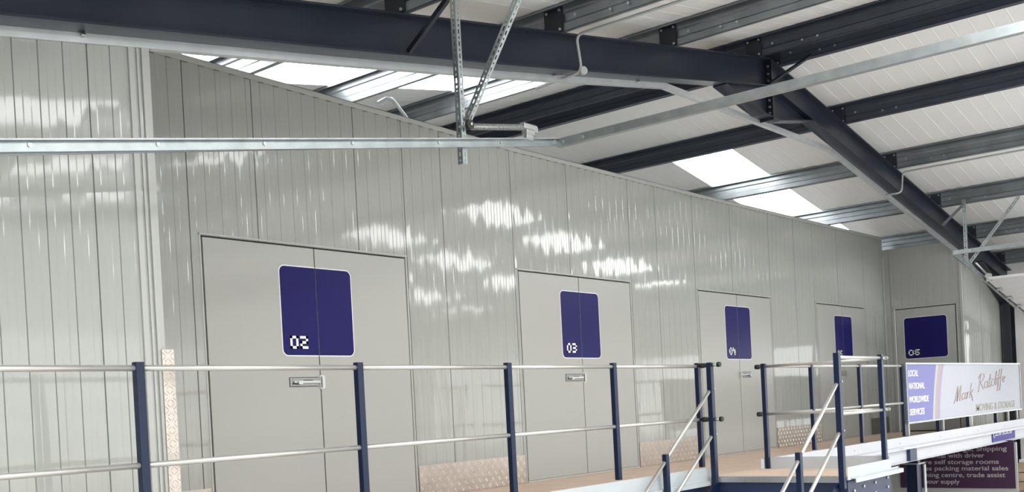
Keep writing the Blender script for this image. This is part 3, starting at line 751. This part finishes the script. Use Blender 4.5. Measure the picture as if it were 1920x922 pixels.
# fly braces from purlin to rafter
def stay(p, q, lab, m_='steel', w=0.045):
    mb = MB(); mb.bar(p, q, w, 0.005, (0, 1, 0)); mb.bar(Vector(p)+Vector((0.02, 0, 0)), Vector(q)+Vector((0.02, 0, 0)), 0.005, w, (0, 1, 0))
    mb.build('fly_brace', M[m_], **dict(label=lab, cat='brace', group='fly braces between purlins and rafters'))
stay((5.66, 4.95, roof_z(5.6, 0.10)), (5.57, FY, roof_z(5.57)-RD+0.03), 'dark fly brace left of the slotted hanger, rafter bottom to purlin', 'steel_black')
stay((11.95, 4.98, roof_z(11.95, 0.03)), (11.62, FY, 3.66), 'dark fly brace rising right of the ridge bolts', 'steel')
stay((12.0, 5.98, roof_z(11.95, 0.03)), (12.1, BY, 3.70), 'black fly brace behind the ridge joint', 'steel_black')
stay((17.86, 4.98, roof_z(17.86, 0.02)), (17.93, FY, roof_z(17.9)-RD+0.03), 'grey fly brace near the right hand slotted hanger', 'galv_dark')

# galvanised angle under the rafters
t = thing('galvanised_angle', 'long galvanised angle running under both rafters and across the ridge haunch', 'angle', (9.5, 5.56, 2.9))
def zb(x): return roof_z(x)-rdep(x)+0.002
pts = [(2.2, zb(2.2)), (3.58, zb(3.58)), (5.08, zb(5.08)), (6.86, zb(6.86)), (9.55, zb(9.55)), (13.85, zb(13.85)), (19.3, zb(19.3))]
for (xa_, za_), (xb_, zb_) in zip(pts, pts[1:]):
    for nm, off, w, h_ in (('vertical_leg', 0.0, 0.004, 0.056), ('flat_leg', 0.028, 0.056, 0.004)):
        if nm == 'flat_leg' and xa_ < 3: off, w = 0.009, 0.018
        mb = MB(); dz = 0 if nm == 'vertical_leg' else -0.028+0.002
        mb.bar((xa_, 5.559+off, za_-0.028+dz), (xb_, 5.559+off, zb_-0.028+dz), w, h_, (0, 1, 0)); mb.build(nm, M['galv_bright'], t)
for x in (3.13, 9.0, 7.6): MB().tube([(x, 5.55, zb(x)-0.02), (x, 5.535, zb(x)-0.01)], 0.012).build('screw', M['zinc'], t)

# conduits
def conduit(pts, r, lab, extra=None):
    t = thing('cable_conduit', lab, 'conduit', pts[-1], 'grey conduits dropping over the rafter')
    out = []
    P = [Vector(p) for p in pts]
    for i, p in enumerate(P):
        if 0 < i < len(P)-1:
            a = (P[i-1]-p).normalized()*0.07; b = (P[i+1]-p).normalized()*0.07
            for k in range(6):
                s = k/5; out.append((p+a)*(1-s)**2 + p*2*s*(1-s) + (p+b)*s*s)
        else: out.append(p)
    MB().tube(out, r, 10).build('conduit_tube', M['cable'], t)
    return t
z7 = roof_z(7.6)-0.02
t = conduit([(7.66, 1.5, z7), (7.66, FY-0.05, z7), (7.72, FY-0.05, roof_z(7.7)-RD-0.03), (7.72, BY+0.3, roof_z(7.7)-RD-0.06)], 0.013, 'grey conduit bending down over the left rafter to a round box')
bmj = MB(); bmj.disc((7.74, FY-0.05, roof_z(7.7)-RD-0.02), (0.3, 1, 0), 0.036, 0.04, 20); bmj.build('junction_box', M['cable'], t)
conduit([(16.0, 2.0, roof_z(15.95)-0.02), (16.0, FY-0.04, roof_z(16)-0.02), (15.92, FY-0.04, roof_z(16)-RD-0.02), (15.85, BY, roof_z(16)-RD-0.03)], 0.014, 'thin conduit bending down over the right rafter')
MB().tube([(7.30, 7.5, 3.08), (7.42, 7.5, 3.15), (7.50, 7.5, 3.155), (7.53, 7.5, 3.14), (7.66, 7.5, 3.035), (7.95, 7.5, 2.79), (7.95, 7.5, 2.45)], 0.017).build('bent_pipe', M['galv'], **dict(label='short bent galvanised pipe dropping behind the top of the long wall', cat='pipe'))

# ------------------------------------------------------------------ sectional door tracks
TY = 4.9
def perforated(mb, p, q, w, nrm, slot=0.032, gap=0.02, th=0.003):
    """strip with a row of slots, from p to q, width w, lying in the plane with normal nrm"""
    p = Vector(p); q = Vector(q); d = (q-p); L = d.length; n = d.normalized(); nr = Vector(nrm).normalized(); sd = nr.cross(n).normalized()
    e = w*0.36
    for s in (-1, 1):
        mb.obox((p+q)/2 + sd*s*(w/2-e/2), d/2, sd*e/2, nr*th/2)
    x = 0.0; k = 0
    while x < L:
        g = min(gap, L-x); c = p + n*(x+g/2); mb.obox(c, n*g/2, sd*(w/2-e+0.0005), nr*th/2*0.98)
        x += gap + (slot if k % 2 else slot*0.45); k += 1
def angle_hanger(parent, p, q, nm='slotted_hanger', w=0.046, side1=(1, 0, 0), side2=(0, 1, 0)):
    p = Vector(p); q = Vector(q)
    mb = MB(); s1 = Vector(side1); s2 = Vector(side2)
    perforated(mb, p+s1*w/2, q+s1*w/2, w, s2); perforated(mb, p+s2*w/2, q+s2*w/2, w, s1)
    return mb.build(nm, M['galv'], parent)
def track_line(x, side):
    return 2.035+0.155*0+ (0.1667*(x-6.67)) if side == 'left' else 2.003-0.1775*(x-16.74)
t = thing('door_track', 'left galvanised door track rising past the wall to a cross bar', 'door track', (4.4, TY, 1.7), 'galvanised door tracks')
xa_, xb_ = 1.3, 6.70
A = Vector((xa_, TY, track_line(xa_, 'left')-0.0)); B = Vector((xb_, TY, track_line(xb_, 'left')))
upn = Vector((-0.1645, 0, 0.986))
prof = [(0, 0), (0, 0.062), (-0.034, 0.062), (-0.034, 0.054), (-0.031, 0.054), (-0.031, 0.059), (-0.003, 0.059), (-0.003, 0.008), (-0.028, 0.004), (-0.028, 0.0)]
MB().bar(A+Vector((0, 0.006, -0.012)), B+Vector((-0.2, 0.006, -0.012)), 0.012, 0.012, (0, 1, 0)).build('track_angle', M['galv_dark'], t)
MB().sweep(prof, A, B, (0, 1, 0), upn).build('track_channel', M['galv'], t)
for x in (2.46, 3.15, 3.845, 4.53, 5.33, 6.0):
    MB().disc((x, TY-0.005, track_line(x, 'left')+0.036), (0, 1, 0), 0.011, 0.007, 12).build('bolt', M['zinc'], t)
m = MB(); m.bar(B+Vector((-0.06, -0.005, 0.03)), B+Vector((0.05, -0.005, 0.04)), 0.012, 0.05, (0, 1, 0)); m.build('end_bracket', M['zinc'], t)
hx = 5.585
hg = angle_hanger(t, (hx, TY+0.012, 1.745), (hx, TY+0.012, roof_z(hx, 0.0)))
angle_hanger(t, (hx-0.01, TY-0.035, 2.0), (hx-0.01, 4.30, 2.80), side1=(1, 0, 0), side2=(0, 0, 1))
# bumper spring above the track
s0 = Vector((5.60, TY-0.02, 2.000)); s1 = Vector((6.27, TY-0.02, 2.112)); n = (s1-s0).normalized(); s2 = n.orthogonal().normalized(); s3 = n.cross(s2)
pts = []
for k in range(34*8+1):
    a = 2*math.pi*k/8; pts.append(s0 + (s1-s0)*(0.06+0.94*k/(34*8)) + (s2*math.cos(a)+s3*math.sin(a))*0.021)
sp = MB().tube(pts, 0.0035, 5).build('bumper_spring', M['zinc'], t)
MB().tube([s0-n*0.02, s1+n*0.10], 0.007).build('spring_rod', M['zinc'], t)
m = MB(); m.disc((5.575, TY-0.075, 2.0), (0, 1, 0), 0.034, 0.03, 20); ew = m.build('end_wheel', M['black'], t)
MB().disc((5.575, TY-0.093, 2.0), (0, 1, 0), 0.010, 0.01, 12).build('wheel_hub', M['zinc'], ew)
MB().tube([(5.575, TY-0.06, 2.0), (5.575, TY+0.02, 2.0)], 0.008).build('axle', M['zinc'], t)
m = MB(); m.box(6.24, 6.38, TY-0.045, TY+0.0, 2.135, 2.145); m.box(6.24, 6.38, TY-0.045, TY-0.04, 2.10, 2.145); m.box(6.27, 6.37, TY-0.04, TY+0.01, 2.065, 2.10); m.disc((6.385, TY-0.02, 2.115), (0, 1, 0), 0.028, 0.04, 16)
m.box(6.28, 6.36, TY-0.03, TY+0.0, 2.025, 2.07)
m.build('spring_bracket', M['zinc'], t, bevel=0.002)
# cross bar
def crossbar(x, z, y0, y1, lab):
    m = MB(); m.sweep([(0, 0), (0.05, 0), (0.05, 0.004), (0.004, 0.004), (0.004, 0.062), (0.0, 0.062)], (x, y0, z-0.02), (x, y1, z-0.02), (1, 0, 0), (0, 0, 1))
    o = thing('track_cross_bar', lab, 'cross bar', (x, (y0+y1)/2, z-0.02), 'galvanised cross bars joining the door tracks')
    m.build('bar_section', M['galv'], o)
    for y in (y1-0.25, y1-0.06, y0+0.1): MB().disc((x-0.005, y, z+0.01), (1, 0, 0), 0.014, 0.01, 10).build('bolt', M['zinc'], o)
crossbar(6.68, 2.052, -0.6, TY-0.01, 'long galvanised bar crossing in front of the ridge from the left track')
# right door: tracks, hangers, leaf with hinges and rollers
t = thing('door_track', 'right galvanised door track sloping down to the right eave', 'door track', (19.4, TY, 1.5), 'galvanised door tracks')
A = Vector((16.74, TY, track_line(16.74, 'right')-0.02)); B = Vector((XR-0.12, TY, track_line(XR-0.12, 'right')-0.02))
upn = Vector((0.1745, 0, 0.985))
MB().sweep(prof, A, B, (0, 1, 0), upn).build('track_channel', M['galv'], t)
MB().bar(A+Vector((0.5, 0.012, -0.02)), B+Vector((0, 0.012, -0.02)), 0.02, 0.06, (0, 1, 0)).build('track_angle', M['alu_rail'], t)
angle_hanger(t, (17.55, TY+0.012, 1.86), (17.55, TY+0.012, roof_z(17.55, -0.0)-0.04))
angle_hanger(t, (17.55, TY-0.03, 1.93), (17.55, 4.12, 2.84), side1=(1, 0, 0), side2=(0, 0, 1))
MB().bar((17.58, TY+0.1, roof_z(17.6)-0.06), (17.58, 4.0, roof_z(17.6)-0.06), 0.04, 0.03, (1, 0, 0)).build('slotted_support', M['galv_dark'], t)
m = MB(); m.tube([(17.85, TY-0.02, 1.96), (18.55, TY-0.02, 1.80)], 0.016); m.box(18.45, 18.62, TY-0.06, TY+0.0, 1.73, 1.83)
m.build('bumper_spring', M['zinc'], t)
crossbar(16.74, 2.02, -0.6, TY-0.01, 'galvanised bar crossing beside the right hand hangers')
t = thing('sectional_door_leaf', 'white sectional door leaf parked open under the right eave', 'door leaf', (20.3, 2.2, 1.3))
X0, X1 = 18.35, XR-0.2; ns = 6; L = (X1-X0)/ns
for k in range(ns):
    a, b = X0+k*L+0.004, X0+(k+1)*L-0.004
    za, zb2 = track_line(a, 'right')+0.0, track_line(b, 'right')+0.0
    m = MB(); m.prism([(a, -0.5, za), (b, -0.5, zb2), (b, -0.5, zb2+0.04), (a, -0.5, za+0.04)], (0, TY-0.04+0.5, 0))
    for j in range(1, 5):
        u = a+(b-a)*j/5; z = track_line(u, 'right'); m.prism([(u-0.01, -0.5, z), (u+0.01, -0.5, z-0.001), (u+0.006, -0.5, z-0.005), (u-0.006, -0.5, z-0.005)], (0, TY-0.04+0.5, 0))
    m.build('leaf_section', M['leaf'], t)
    h = MB(); zc = track_line(a, 'right'); h.box(a-0.05, a+0.05, TY-0.12, TY-0.05, zc-0.035, zc-0.006); h.tube([(a, TY-0.12, zc-0.03), (a, TY-0.01, zc-0.03)], 0.008)
    hh = h.build('roller_hinge', M['zinc'], t); MB().disc((a, TY-0.02, zc-0.03), (0, 1, 0), 0.018, 0.014).build('roller', M['zinc'], hh)
bpy.context.view_layer.update()
